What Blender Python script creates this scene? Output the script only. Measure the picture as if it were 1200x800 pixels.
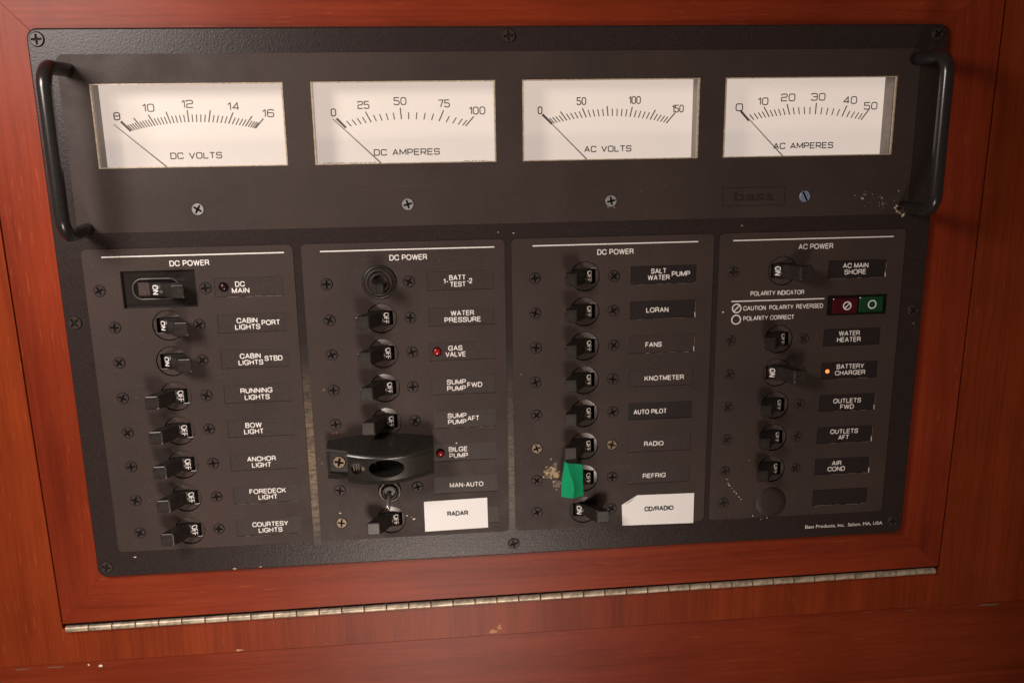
import bpy, bmesh, math, random
from mathutils import Vector, Matrix
from mathutils.geometry import tessellate_polygon

for o in list(bpy.data.objects):
    bpy.data.objects.remove(o)
scene = bpy.context.scene
COL = scene.collection
random.seed(7)
R = math.radians

# ---------------------------------------------------------------- coordinates
# Everything is measured in millimetres on the face of the panel:
# u to the right, v downwards from the panel's top left corner, h out of the face.
W, H = 457.2, 284.4
def world(u, v, h):
    return Vector(((u - W / 2) * .001, -h * .001, (420 - v) * .001))

# ---------------------------------------------------------------- camera
cam_data = bpy.data.cameras.new('camera')
cam = bpy.data.objects.new('camera', cam_data)
COL.objects.link(cam)
cam_data.sensor_width = 36
cam_data.lens = 31.404
cam_data.clip_start = .01
cam_data.clip_end = 20
_rx, _dn, _fw = (Vector((.995551, -.09314835, -.01419802)),
                 Vector((-.03549025, -.23111436, -.97227907)),
                 Vector((.08728482, .9684573, -.23339199)))
_m = Matrix((_rx, -_dn, -_fw)).transposed().to_4x4()
_m.translation = world(186.73, 48.80, 462.34)
cam.matrix_world = _m
scene.camera = cam

# ---------------------------------------------------------------- light
world_data = bpy.data.worlds.new('World')
scene.world = world_data
world_data.use_nodes = True
_nt = world_data.node_tree
_bg = _nt.nodes['Background']
_bg.inputs['Color'].default_value = (1.0, .70, .52, 1)
_bg.inputs['Strength'].default_value = .08

def lamp(name, loc, target, power, size, color, spread=None):
    d = bpy.data.lights.new(name, 'AREA')
    d.shape = 'DISK'
    d.size = size
    d.energy = power
    d.color = color
    if spread: d.spread = spread
    o = bpy.data.objects.new(name, d)
    COL.objects.link(o)
    o.location = world(*loc)
    o.rotation_euler = (world(*target) - o.location).to_track_quat('-Z', 'Y').to_euler()
    return o
# a cabin window up on the left and a cabin lamp low down in front
lamp('window_light', (-120, -80, 350), (60, 150, 0), 2.2, .17, (1.0, .89, .83))
lamp('cabin_lamp', (190, 650, 600), (80, 300, 0), .82, .22, (1.0, .84, .73), R(88))

scene.view_settings.view_transform = 'Standard'
scene.view_settings.look = 'None'
scene.view_settings.exposure = 0
scene.view_settings.gamma = 1

# ---------------------------------------------------------------- materials
def new_mat(name):
    m = bpy.data.materials.new(name)
    m.use_nodes = True
    nt = m.node_tree
    return m, nt, nt.nodes['Principled BSDF']

def noise(nt, scale, detail=3, rough=.55, vec=None, mapscale=None, loc=(0, 0, 0)):
    n = nt.nodes.new('ShaderNodeTexNoise')
    n.inputs['Scale'].default_value = scale
    n.inputs['Detail'].default_value = detail
    n.inputs['Roughness'].default_value = rough
    tc = nt.nodes.new('ShaderNodeTexCoord')
    mp = nt.nodes.new('ShaderNodeMapping')
    mp.inputs['Location'].default_value = loc
    if mapscale: mp.inputs['Scale'].default_value = mapscale
    nt.links.new(tc.outputs['Object'], mp.inputs['Vector'])
    nt.links.new(mp.outputs['Vector'], n.inputs['Vector'])
    return n.outputs['Fac']

def ramp(nt, fac, stops):
    r = nt.nodes.new('ShaderNodeValToRGB')
    el = r.color_ramp.elements
    while len(el) < len(stops): el.new(.5)
    for e, (p, c) in zip(el, stops):
        e.position = p
        e.color = (*c, 1) if len(c) == 3 else c
    nt.links.new(fac, r.inputs['Fac'])
    return r.outputs['Color']

def mix(nt, a, b, fac, mode='MIX'):
    n = nt.nodes.new('ShaderNodeMix')
    n.data_type = 'RGBA'
    n.blend_type = mode
    for sock, val in ((n.inputs[0], fac), (n.inputs[6], a), (n.inputs[7], b)):
        if hasattr(val, 'links'): nt.links.new(val, sock)
        elif isinstance(val, (int, float)): sock.default_value = val
        else: sock.default_value = (*val, 1)
    return n.outputs[2]

def bump(nt, b, fac, strength, dist):
    n = nt.nodes.new('ShaderNodeBump')
    n.inputs['Strength'].default_value = strength
    n.inputs['Distance'].default_value = dist
    nt.links.new(fac, n.inputs['Height'])
    nt.links.new(n.outputs['Normal'], b.inputs['Normal'])

def plain(name, col, rough=.5, metal=0, var=.18, vscale=600, spec=.5, coat=0, bmp=0, bscale=2500, bdist=.0002):
    m, nt, b = new_mat(name)
    lo = tuple(c * (1 - var) for c in col)
    hi = tuple(min(1, c * (1 + var)) for c in col)
    c = ramp(nt, noise(nt, vscale, 4), [(.3, lo), (.7, hi)])
    nt.links.new(c, b.inputs['Base Color'])
    b.inputs['Roughness'].default_value = rough
    b.inputs['Metallic'].default_value = metal
    b.inputs['Specular IOR Level'].default_value = spec
    b.inputs['Coat Weight'].default_value = coat
    if bmp: bump(nt, b, noise(nt, bscale, 2), bmp, bdist)
    return m

def wood(name, axis, dark, light, seed=0, coat=.03):
    m, nt, b = new_mat(name)
    def sc(across, along):
        return (along, across, across) if axis == 'X' else (across, across, along)
    off = (seed * .37, seed * .11, seed * .23)
    broad = noise(nt, 1, 3, .5, mapscale=sc(70, 3.5), loc=off)
    fine = noise(nt, 1, 5, .65, mapscale=sc(620, 22), loc=off)
    fleck = noise(nt, 1, 2, .5, mapscale=sc(1300, 75), loc=off)
    cloud = noise(nt, 14, 3, .5, loc=off)
    c = ramp(nt, broad, [(.28, dark), (.72, light)])
    g = ramp(nt, fine, [(.30, (.68, .62, .58)), (.52, (1, 1, 1)), (.75, (1.12, 1.16, 1.18))])
    c = mix(nt, c, g, .68, 'MULTIPLY')
    f = ramp(nt, fleck, [(.66, (0, 0, 0)), (.74, (1, 1, 1))])
    sepf = nt.nodes.new('ShaderNodeMath'); sepf.operation = 'MULTIPLY'
    nt.links.new(f, sepf.inputs[0]); sepf.inputs[1].default_value = .42
    c = mix(nt, c, (min(1, light[0] * 1.5), light[1] * 2.5, light[2] * 3.0), sepf.outputs[0])
    k = ramp(nt, cloud, [(.3, (.80, .74, .70)), (.7, (1.12, 1.14, 1.14))])
    c = mix(nt, c, k, .8, 'MULTIPLY')
    nt.links.new(c, b.inputs['Base Color'])
    b.inputs['Roughness'].default_value = .40
    b.inputs['Specular IOR Level'].default_value = .14
    b.inputs['Coat Weight'].default_value = coat
    b.inputs['Coat Roughness'].default_value = .35
    bump(nt, b, fine, .18, .0003)
    return m

M = {}
M['frame_side'] = wood('mahogany_upright_grain', 'Z', (.175, .0225, .0076), (.262, .036, .0108), 1)
M['frame_rail'] = wood('mahogany_level_grain', 'X', (.175, .0235, .0080), (.262, .037, .0115), 2)
M['face_wood'] = wood('mahogany_plywood', 'Z', (.175, .0250, .0062), (.255, .0390, .0090), 3)
M['lower_wood'] = wood('mahogany_dark_board', 'X', (.165, .0225, .0068), (.240, .0350, .0100), 4)
M['bare_wood'] = plain('bare_wood', (.45, .22, .09), .7)

# black textured enamel of the base plate
m, nt, b = new_mat('black_textured_enamel')
c = ramp(nt, noise(nt, 900, 3), [(.35, (.024, .0168, .0158)), (.7, (.034, .0238, .0225))])
nt.links.new(c, b.inputs['Base Color'])
b.inputs['Roughness'].default_value = .33
b.inputs['Specular IOR Level'].default_value = .24
bump(nt, b, noise(nt, 1100, 3, .6), 0.22, .0005)
M['enamel'] = m

m, nt, b = new_mat('matt_brown_black_print')
big = noise(nt, 16, 4)
c = ramp(nt, noise(nt, 2200, 3, .7), [(.3, (.0405, .0278, .0244)), (.7, (.0565, .0390, .0344))])
k = ramp(nt, big, [(.3, (.80, .82, .84)), (.7, (1.18, 1.14, 1.10))])
c = mix(nt, c, k, 1, 'MULTIPLY')
_d = ramp(nt, noise(nt, 950, 2, .5, loc=(.3, .1, .2)), [(.69, (0, 0, 0)), (.76, (.30, .30, .30))])
_s = ramp(nt, noise(nt, 1, 3, .6, mapscale=(16, 60, 240), loc=(.5, .2, .7)), [(.66, (0, 0, 0)), (.80, (.12, .12, .12))])
c = mix(nt, c, (.20, .155, .12), _d)
c = mix(nt, c, (.16, .125, .10), _s)
nt.links.new(c, b.inputs['Base Color'])
_r = ramp(nt, noise(nt, 45, 5, .65), [(.3, (.44, .44, .44)), (.7, (.66, .66, .66))])
nt.links.new(_r, b.inputs['Roughness'])
b.inputs['Specular IOR Level'].default_value = .24
bump(nt, b, noise(nt, 2600, 2), .25, .0003)
M['print'] = m

M['plate_soft'] = plain('name_strip_brown_black', (.041, .0282, .0248), .5, spec=.3)
M['plate_black'] = plain('name_strip_black', (.019, .014, .014), .45, spec=.3)
M['plug_black'] = plain('plug_black', (.030, .021, .019), .5, spec=.3)
M['white_ink'] = plain('white_ink', (.88, .84, .80), .6, var=.08)
M['dark_ink'] = plain('dark_ink', (.035, .026, .024), .6)
M['raised_black'] = plain('raised_black_print', (.026, .0185, .0165), .5, spec=.3)
M['black_plastic'] = plain('black_plastic', (.018, .015, .014), .38, bmp=.15)
M['toggle_plastic'] = plain('worn_toggle_plastic', (.0210, .0160, .0138), .36, var=.45, bmp=.15)
M['gloss_black'] = plain('gloss_black_plastic', (.058, .042, .037), .26, spec=.6)
M['tray_black'] = plain('smoked_tray', (.020, .016, .0145), .18, spec=.5)
M['tray_edge'] = plain('smoked_tray_edge', (.10, .085, .075), .25)
M['slot_dull'] = plain('low_contrast_slot', (.016, .0115, .0105), .7, spec=.15)  # lighter slot, low contrast of the dimly lit column put into the colour
M['slot_black'] = plain('slot_black', (.008, .0065, .0065), .85, spec=.08)
M['screw_black'] = plain('blackened_screw', (.040, .028, .0245), .5, var=.4, spec=.3)
M['screw_worn'] = plain('worn_brass_screw', (.20, .15, .10), .45, metal=.6, var=.4)
M['screw_zinc'] = plain('zinc_screw', (.30, .295, .285), .5, metal=.3, var=.25)
M['screw_blue'] = plain('blue_grey_screw', (.26, .33, .46), .45, metal=.4, var=.25)
M['screw_bronze'] = plain('bronze_screw', (.034, .022, .016), .45, metal=.1, var=.6)
M['handle'] = plain('black_lacquered_bar', (.018, .016, .016), .24, spec=.6)
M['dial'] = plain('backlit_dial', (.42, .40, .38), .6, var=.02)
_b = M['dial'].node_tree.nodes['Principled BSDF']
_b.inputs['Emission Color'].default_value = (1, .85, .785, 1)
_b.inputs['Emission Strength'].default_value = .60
M['dial_ink'] = plain('dial_ink', (.14, .125, .12), .6)
M['rim'] = plain('clear_plastic_edge', (.48, .38, .27), .25, var=.3)
M['side_wall'] = plain('smoky_plastic_wall', (.20, .165, .145), .35)
M['chip_tan'] = plain('exposed_tan_metal', (.40, .28, .15), .6, var=.5, vscale=900)
M['chip_white'] = plain('white_crust', (.72, .64, .54), .7, var=.3)
M['chip_gold'] = plain('crusty_gold_corrosion', (.42, .34, .22), .5, var=.5)
M['chip_red'] = plain('red_lead', (.50, .12, .08), .6)
M['paper'] = plain('paper_label', (.95, .94, .92), .7, var=.015)
M['ink_black'] = plain('black_toner', (.02, .02, .02), .6)
M['guard'] = plain('dark_grey_plastic', (.022, .0190, .0160), .24, var=.25, bmp=.08)
M['guard_lit'] = plain('lit_grey_plastic', (.11, .09, .062), .45, var=.3)  # guard plastic lightened: light on the screw flange put into the colour
M['hinge_steel'] = plain('dull_nickel', (.50, .43, .32), .46, metal=.45, var=.5, vscale=260, bmp=.2, bscale=900)
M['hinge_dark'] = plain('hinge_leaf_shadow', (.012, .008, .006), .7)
M['bat_metal'] = plain('bright_metal_bat', (.75, .70, .62), .25, metal=.9)
M['nut_worn'] = plain('worn_nut', (.12, .10, .08), .45, metal=.5, var=.8, vscale=900)
M['rust'] = plain('rusty_insert', (.045, .026, .018), .6, var=.4)
M['red_lens'] = plain('dark_red_lens', (.055, .003, .008), .2, spec=.5)
M['green_lens'] = plain('green_lens', (.005, .050, .020), .2, spec=.5)
M['led_red'] = plain('red_jewel', (.30, .010, .012), .15, spec=.7)
M['led_dark'] = plain('dark_red_jewel', (.022, .004, .004), .25, spec=.35)
m, nt, b = new_mat('lit_orange_lamp')
b.inputs['Base Color'].default_value = (.9, .3, .08, 1)
b.inputs['Emission Color'].default_value = (1, .27, .06, 1)
b.inputs['Emission Strength'].default_value = 1.1
M['led_lit'] = m
M['chip_dull'] = plain('dull_scuff', (.16, .12, .09), .6, var=.5, vscale=1500)
M['tape'] = plain('green_plastic_tape', (.009, .34, .145), .2, var=.06, vscale=200)

# clear window of a meter: passes light straight through, reflects at its surface
m = bpy.data.materials.new('meter_window_clear'); m.use_nodes = True
nt = m.node_tree; nt.nodes.remove(nt.nodes['Principled BSDF'])
_t = nt.nodes.new('ShaderNodeBsdfTransparent'); _g = nt.nodes.new('ShaderNodeBsdfGlossy')
_t.inputs['Color'].default_value = (.97, .96, .94, 1)
_g.inputs['Roughness'].default_value = .08
_lw = nt.nodes.new('ShaderNodeLayerWeight'); _lw.inputs['Blend'].default_value = .5
_pw = nt.nodes.new('ShaderNodeMath'); _pw.operation = 'POWER'; _pw.inputs[1].default_value = 5
_f = nt.nodes.new('ShaderNodeMath'); _f.operation = 'MULTIPLY_ADD'; _f.inputs[1].default_value = .9; _f.inputs[2].default_value = .02
nt.links.new(_lw.outputs['Facing'], _pw.inputs[0]); nt.links.new(_pw.outputs[0], _f.inputs[0])
_x = nt.nodes.new('ShaderNodeMixShader')
nt.links.new(_f.outputs[0], _x.inputs[0]); nt.links.new(_t.outputs[0], _x.inputs[1]); nt.links.new(_g.outputs[0], _x.inputs[2])
nt.links.new(_x.outputs[0], nt.nodes['Material Output'].inputs['Surface'])
M['glass'] = m

# paint rubbed through to bronze: patchy, the enamel shows where the rub stops
def worn_strip(name, lo, hi, strength):
    m, nt, b = new_mat(name)
    tc = nt.nodes.new('ShaderNodeTexCoord'); sp = nt.nodes.new('ShaderNodeSeparateXYZ')
    nt.links.new(tc.outputs['Object'], sp.inputs[0])
    z = ramp(nt, sp.outputs['Z'], [(0, (0, 0, 0))] )
    mr = nt.nodes.new('ShaderNodeMapRange')
    mr.inputs[1].default_value = lo; mr.inputs[2].default_value = hi
    nt.links.new(sp.outputs['Z'], mr.inputs[0])
    env = ramp(nt, mr.outputs[0], [(0, (0, 0, 0)), (.22, (.8, .8, .8)), (.5, (1, 1, 1)), (1, (0, 0, 0))])
    n1 = ramp(nt, noise(nt, 420, 6, .75, mapscale=(.6, 1, 1.8)), [(.38, (.10, .10, .10)), (.58, (1, 1, 1))])
    fac = mix(nt, env, n1, 1, 'MULTIPLY')
    ml = nt.nodes.new('ShaderNodeMath'); ml.operation = 'MULTIPLY'
    nt.links.new(fac, ml.inputs[0]); ml.inputs[1].default_value = strength
    c = mix(nt, (.026, .0185, .018), (.31, .22, .135), ml.outputs[0])
    nt.links.new(c, b.inputs['Base Color'])
    b.inputs['Roughness'].default_value = .40
    b.inputs['Specular IOR Level'].default_value = .3
    return m
M['rub_strong'] = worn_strip('enamel_rubbed_to_bronze', .010, .120, .72)
M['rub_faint'] = worn_strip('enamel_lightly_rubbed', .008, .112, .36)

# ---------------------------------------------------------------- mesh builder
def ring(cx, cv, r, n=32, a0=0):
    return [(cx + r * math.cos(a0 + 2 * math.pi * i / n), cv + r * math.sin(a0 + 2 * math.pi * i / n)) for i in range(n)]

def rrect(u0, u1, v0, v1, r, n=6):
    out = []
    for cx, cy, a in ((u1 - r, v1 - r, 0), (u0 + r, v1 - r, 90), (u0 + r, v0 + r, 180), (u1 - r, v0 + r, 270)):
        if r <= 0:
            out.append((cx, cy)); continue
        for k in range(n + 1):
            t = R(a + 90 * k / n)
            out.append((cx + r * math.cos(t), cy + r * math.sin(t)))
    return out

_text_cache = {}
def text_mesh(s, weight=.012):
    key = (s, weight)
    if key not in _text_cache:
        cu = bpy.data.curves.new('lettering', 'FONT')
        cu.body = s
        cu.offset = weight
        cu.resolution_u = 3
        o = bpy.data.objects.new('lettering', cu)
        me = o.to_mesh()
        vs = [(p.co.x, p.co.y) for p in me.vertices]
        fs = [tuple(p.vertices) for p in me.polygons]
        o.to_mesh_clear()
        bpy.data.objects.remove(o)
        bpy.data.curves.remove(cu)
        x0 = min(p[0] for p in vs); x1 = max(p[0] for p in vs)
        y0 = min(p[1] for p in vs); y1 = max(p[1] for p in vs)
        _text_cache[key] = (vs, fs, x0, x1, y0, y1)
    return _text_cache[key]

class MB:
    def __init__(self):
        self.v = []; self.f = []; self.m = []; self.s = []; self.mats = []
    def mi(self, mat):
        if mat not in self.mats: self.mats.append(mat)
        return self.mats.index(mat)
    def add(self, verts, faces, mat, smooth=False):
        k = len(self.v); i = self.mi(mat)
        self.v += verts
        for f in faces:
            self.f.append(tuple(k + j for j in f)); self.m.append(i); self.s.append(smooth)
    def prism(self, outer, h0, h1, mat, holes=(), chamfer=None, bottom=True, wall_mat=None):
        """slab between h0 and h1; chamfer = (inset outer loop, size)"""
        loops = [list(outer)] + [list(x) for x in holes]
        tops = [list(chamfer[0]) if chamfer else list(outer)] + loops[1:]
        flat = [p for l in tops for p in l]
        tri = tessellate_polygon([[Vector((p[0], p[1], 0)) for p in l] for l in tops])
        self.add([(p[0], p[1], h1) for p in flat], [tuple(t) for t in tri], mat)
        if bottom:
            fb = [p for l in loops for p in l]
            self.add([(p[0], p[1], h0) for p in fb], [tuple(reversed(t)) for t in tri], mat)
        for n, l in enumerate(loops):
            k = len(l)
            ch = chamfer[1] if (chamfer and n == 0) else 0
            vs = [(p[0], p[1], h0) for p in l] + [(p[0], p[1], h1 - ch) for p in l]
            fs = [(i, (i + 1) % k, k + (i + 1) % k, k + i) for i in range(k)]
            if ch:
                vs += [(p[0], p[1], h1) for p in tops[0]]
                fs += [(k + i, k + (i + 1) % k, 2 * k + (i + 1) % k, 2 * k + i) for i in range(k)]
            self.add(vs, fs, wall_mat or mat)
    def box(self, u0, u1, v0, v1, h0, h1, mat, bev=0):
        if bev:
            self.prism(rrect(u0, u1, v0, v1, bev, 2), h0, h1, mat, chamfer=(rrect(u0 + bev, u1 - bev, v0 + bev, v1 - bev, bev * .3, 2), bev))
        else:
            self.prism([(u0, v0), (u1, v0), (u1, v1), (u0, v1)], h0, h1, mat)
    def sheet(self, pts, h, mat):
        tri = tessellate_polygon([[Vector((p[0], p[1], 0)) for p in pts]])
        self.add([(p[0], p[1], h) for p in pts], [tuple(t) for t in tri], mat)
    def lathe(self, cu, cv, prof, mat, n=32, smooth=True, cap=True):
        vs = []; fs = []
        for r, h in prof:
            vs += [(x, y, h) for x, y in ring(cu, cv, r, n)]
        for j in range(len(prof) - 1):
            for i in range(n):
                a = j * n + i; b = j * n + (i + 1) % n
                fs.append((a, b, b + n, a + n))
        self.add(vs, fs, mat, smooth)
        if cap:
            self.add([(x, y, prof[-1][1]) for x, y in ring(cu, cv, prof[-1][0], n)], [tuple(range(n))], mat)
    def tube(self, path, r, mat, n=14, caps=True, r_end=None):
        P = [Vector(p) for p in path]
        vs = []; fs = []
        up = None
        for i, p in enumerate(P):
            t = ((P[min(i + 1, len(P) - 1)] - P[max(i - 1, 0)])).normalized()
            if up is None:
                up = t.orthogonal().normalized()
            up = (up - t * up.dot(t)).normalized()
            s = t.cross(up)
            rr = r if r_end is None else r + (r_end - r) * i / (len(P) - 1)
            for k in range(n):
                a = 2 * math.pi * k / n
                q = p + (up * math.cos(a) + s * math.sin(a)) * rr
                vs.append(tuple(q))
        for i in range(len(P) - 1):
            for k in range(n):
                a = i * n + k; b = i * n + (k + 1) % n
                fs.append((a, b, b + n, a + n))
        self.add(vs, fs, mat, True)
        if caps:
            self.add(vs[:n], [tuple(range(n))], mat)
            self.add(vs[-n:], [tuple(range(n))], mat)
    def ribbon(self, pts, w, h, mat, closed=False):
        P = [Vector((p[0], p[1])) for p in pts]
        n = len(P); vs = []; fs = []
        for i, p in enumerate(P):
            a = P[(i - 1) % n] if (closed or i) else p
            b = P[(i + 1) % n] if (closed or i < n - 1) else p
            d1 = (p - a).normalized() if (p - a).length > 1e-9 else (b - p).normalized()
            d2 = (b - p).normalized() if (b - p).length > 1e-9 else d1
            t = (d1 + d2)
            t = t.normalized() if t.length > 1e-6 else d1
            nn = Vector((-t.y, t.x))
            k = w / 2 / max(.45, nn.dot(Vector((-d1.y, d1.x))))
            for q in (p + nn * k, p - nn * k): vs.append((q.x, q.y, h))
        for i in range(n if closed else n - 1):
            j = (i + 1) % n
            fs.append((2 * i, 2 * i + 1, 2 * j + 1, 2 * j))
        self.add(vs, fs, mat)
    def text(self, s, u0, u1, v, cap, h, mat, weight=.012, keep=False):
        """lettering whose ink spans u0..u1, centred on v, capital height cap"""
        vs, fs, x0, x1, y0, y1 = text_mesh(s, weight)
        sx = (u1 - u0) / (x1 - x0)
        base, top = (0, .729) if keep else (y0, y1)
        sy = cap / (top - base)
        mid = (base + top) / 2
        self.add([(u0 + (x - x0) * sx, v - (y - mid) * sy, h) for x, y in vs], fs, mat)
    def blob(self, u, v, r, h, mat, n=14, seed=0, stretch=1):
        rd = random.Random(seed)
        pts = []
        for i in range(n):
            a = 2 * math.pi * i / n
            q = r * rd.uniform(.55, 1.15)
            pts.append((u + q * math.cos(a), v + q * math.sin(a) * stretch))
        self.sheet(pts, h, mat)
    def mesh(self, name, origin):
        me = bpy.data.meshes.new(name)
        o = world(*origin)
        me.from_pydata([tuple(world(*p) - o) for p in self.v], [], self.f)
        for mt in self.mats: me.materials.append(M[mt])
        me.polygons.foreach_set('material_index', self.m)
        me.polygons.foreach_set('use_smooth', self.s)
        bm = bmesh.new(); bm.from_mesh(me)
        bmesh.ops.remove_doubles(bm, verts=bm.verts, dist=1e-7)
        bmesh.ops.recalc_face_normals(bm, faces=bm.faces)
        bm.to_mesh(me); bm.free()
        me.update()
        return me

ORIG = {}
def place(name, me, at, parent=None, label=None):
    o = bpy.data.objects.new(name, me)
    COL.objects.link(o)
    if parent is not None:
        o.parent = parent
        o.location = world(*at) - world(*ORIG[parent.name])
    else:
        o.location = world(*at)
    ORIG[o.name] = at
    if label: o['label'] = label
    return o
def part(name, mb, parent, at=None, label=None):
    at = at or ORIG[parent.name]
    return place(name, mb.mesh(name, at), at, parent, label)
def empty(name, at, parent=None, label=None):
    o = place(name, None, at, parent, label)
    o.empty_display_size = .01
    return o
def tag(o, label, cat, group=None, kind=None):
    o['label'] = label
    o['category'] = cat
    if group: o['group'] = group
    if kind: o['kind'] = kind

# ---------------------------------------------------------------- squared lettering of the meter dials
r_ = .3
GL = {
 '0': (1, [([(0, 0, r_), (0, 1, r_), (1, 1, r_), (1, 0, r_)], True)]),
 '1': (.42, [([(0, .74), (.42, 1), (.42, 0)], False)]),
 '2': (1, [([(0, .78), (0, 1, r_), (1, 1, r_), (1, .54, .2), (0, .50, .2), (0, 0), (1, 0)], False)]),
 '3': (1, [([(0, .80), (0, 1, r_), (1, 1, r_), (1, 0, r_), (0, 0, r_), (0, .2)], False), ([(.3, .52), (1, .52)], False)]),
 '4': (1, [([(.78, 0), (.78, 1), (0, .27), (1, .27)], False)]),
 '5': (1, [([(1, 1), (0, 1), (0, .58), (1, .58, r_), (1, 0, r_), (0, 0, r_), (0, .2)], False)]),
 '6': (1, [([(1, .82), (1, 1, r_), (0, 1, r_), (0, 0, r_), (1, 0, r_), (1, .56, .22), (0, .56)], False)]),
 '7': (1, [([(0, 1), (1, 1), (.42, 0)], False)]),
 '8': (1, [([(0, 0, r_), (0, 1, r_), (1, 1, r_), (1, 0, r_)], True), ([(0, .53), (1, .53)], False)]),
 'A': (1.05, [([(0, 0), (.52, 1), (1.05, 0)], False), ([(.2, .3), (.85, .3)], False)]),
 'C': (1, [([(1, .74), (1, 1, r_), (0, 1, r_), (0, 0, r_), (1, 0, r_), (1, .26)], False)]),
 'D': (1, [([(0, 0), (0, 1), (1, 1, r_), (1, 0, r_)], True)]),
 'E': (.95, [([(.95, 1), (0, 1), (0, 0), (.95, 0)], False), ([(0, .52), (.85, .52)], False)]),
 'L': (.85, [([(0, 1), (0, 0), (.85, 0)], False)]),
 'M': (1.2, [([(0, 0), (0, 1), (.6, .2), (1.2, 1), (1.2, 0)], False)]),
 'O': (1.05, [([(0, 0, r_), (0, 1, r_), (1.05, 1, r_), (1.05, 0, r_)], True)]),
 'P': (.95, [([(0, 0), (0, 1), (.95, 1, r_), (.95, .42, r_), (0, .42)], False)]),
 'R': (.98, [([(0, 0), (0, 1), (.98, 1, r_), (.98, .42, r_), (0, .42)], False), ([(.55, .42), (.98, 0)], False)]),
 'S': (.98, [([(.98, .78), (.98, 1, r_), (0, 1, r_), (0, .52, .2), (.98, .52, .2), (.98, 0, r_), (0, 0, r_), (0, .22)], False)]),
 'T': (.95, [([(0, 1), (.95, 1)], False), ([(.475, 0), (.475, 1)], False)]),
 'V': (1.05, [([(0, 1), (.52, 0), (1.05, 1)], False)]),
 ' ': (.55, []),
}
def stroke_text(mb, s, u0, u1, v, cap, h, mat, w, gap=.36, glyphs=None, seg=0):
    GLY = glyphs or GL
    tot = sum(GLY[c][0] for c in s) + gap * (len(s) - 1)
    sx = (u1 - u0 - w) / tot
    cp = cap - w
    x = u0 + w / 2
    for c in s:
        lay = 0
        for pts, closed in GLY[c][1]:
            P = [(x + p[0] * sx, v + cp / 2 - p[1] * cp, (p[2] if len(p) > 2 else 0) * cp) for p in pts]
            out = []
            n = len(P)
            for i, (a, b, rr) in enumerate(P):
                if rr and (closed or 0 < i < n - 1):
                    p0 = Vector(P[i - 1][:2]); p2 = Vector(P[(i + 1) % n][:2]); p1 = Vector((a, b))
                    d0 = p0 - p1; d2 = p2 - p1
                    r0 = min(rr, d0.length * .49); r2 = min(rr, d2.length * .49)
                    q0 = p1 + d0.normalized() * r0; q2 = p1 + d2.normalized() * r2
                    for k in range(7):
                        t = k / 6
                        q = q0 * (1 - t) ** 2 + p1 * 2 * t * (1 - t) + q2 * t * t
                        out.append((q.x, q.y))
                else:
                    out.append((a, b))
            if seg:
                dense = []
                loop = out + [out[0]] if closed else out
                for p, q in zip(loop[:-1], loop[1:]):
                    k_ = max(1, int(math.hypot(q[0] - p[0], q[1] - p[1]) / seg))
                    dense += [(p[0] + (q[0] - p[0]) * t / k_, p[1] + (q[1] - p[1]) * t / k_) for t in range(k_)]
                out = dense if closed else dense + [out[-1]]
            # sharp corners: every straight stroke is its own layer
            runs = [[out[0]]]
            m_ = len(out)
            for i in range(1, m_):
                runs[-1].append(out[i])
                if i < m_ - 1:
                    d1 = Vector(out[i]) - Vector(out[i - 1]); d2 = Vector(out[i + 1]) - Vector(out[i])
                    if d1.length > 1e-6 and d2.length > 1e-6 and d1.angle(d2) > R(48) and not closed:
                        runs.append([out[i]])
            if len(runs) == 1:
                mb.ribbon(out, w, h + .015 * lay, mat, closed); lay += 1
            else:
                for q in runs:
                    e0 = (Vector(q[0]) - Vector(q[1])).normalized() * w * .32
                    e1 = (Vector(q[-1]) - Vector(q[-2])).normalized() * w * .32
                    q2 = list(q)
                    if q is not runs[0]: q2[0] = tuple(Vector(q[0]) + e0)
                    if q is not runs[-1]: q2[-1] = tuple(Vector(q[-1]) + e1)
                    mb.ribbon(q2, w, h + .015 * lay, mat); lay += 1
        x += (GLY[c][0] + gap) * sx

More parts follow.
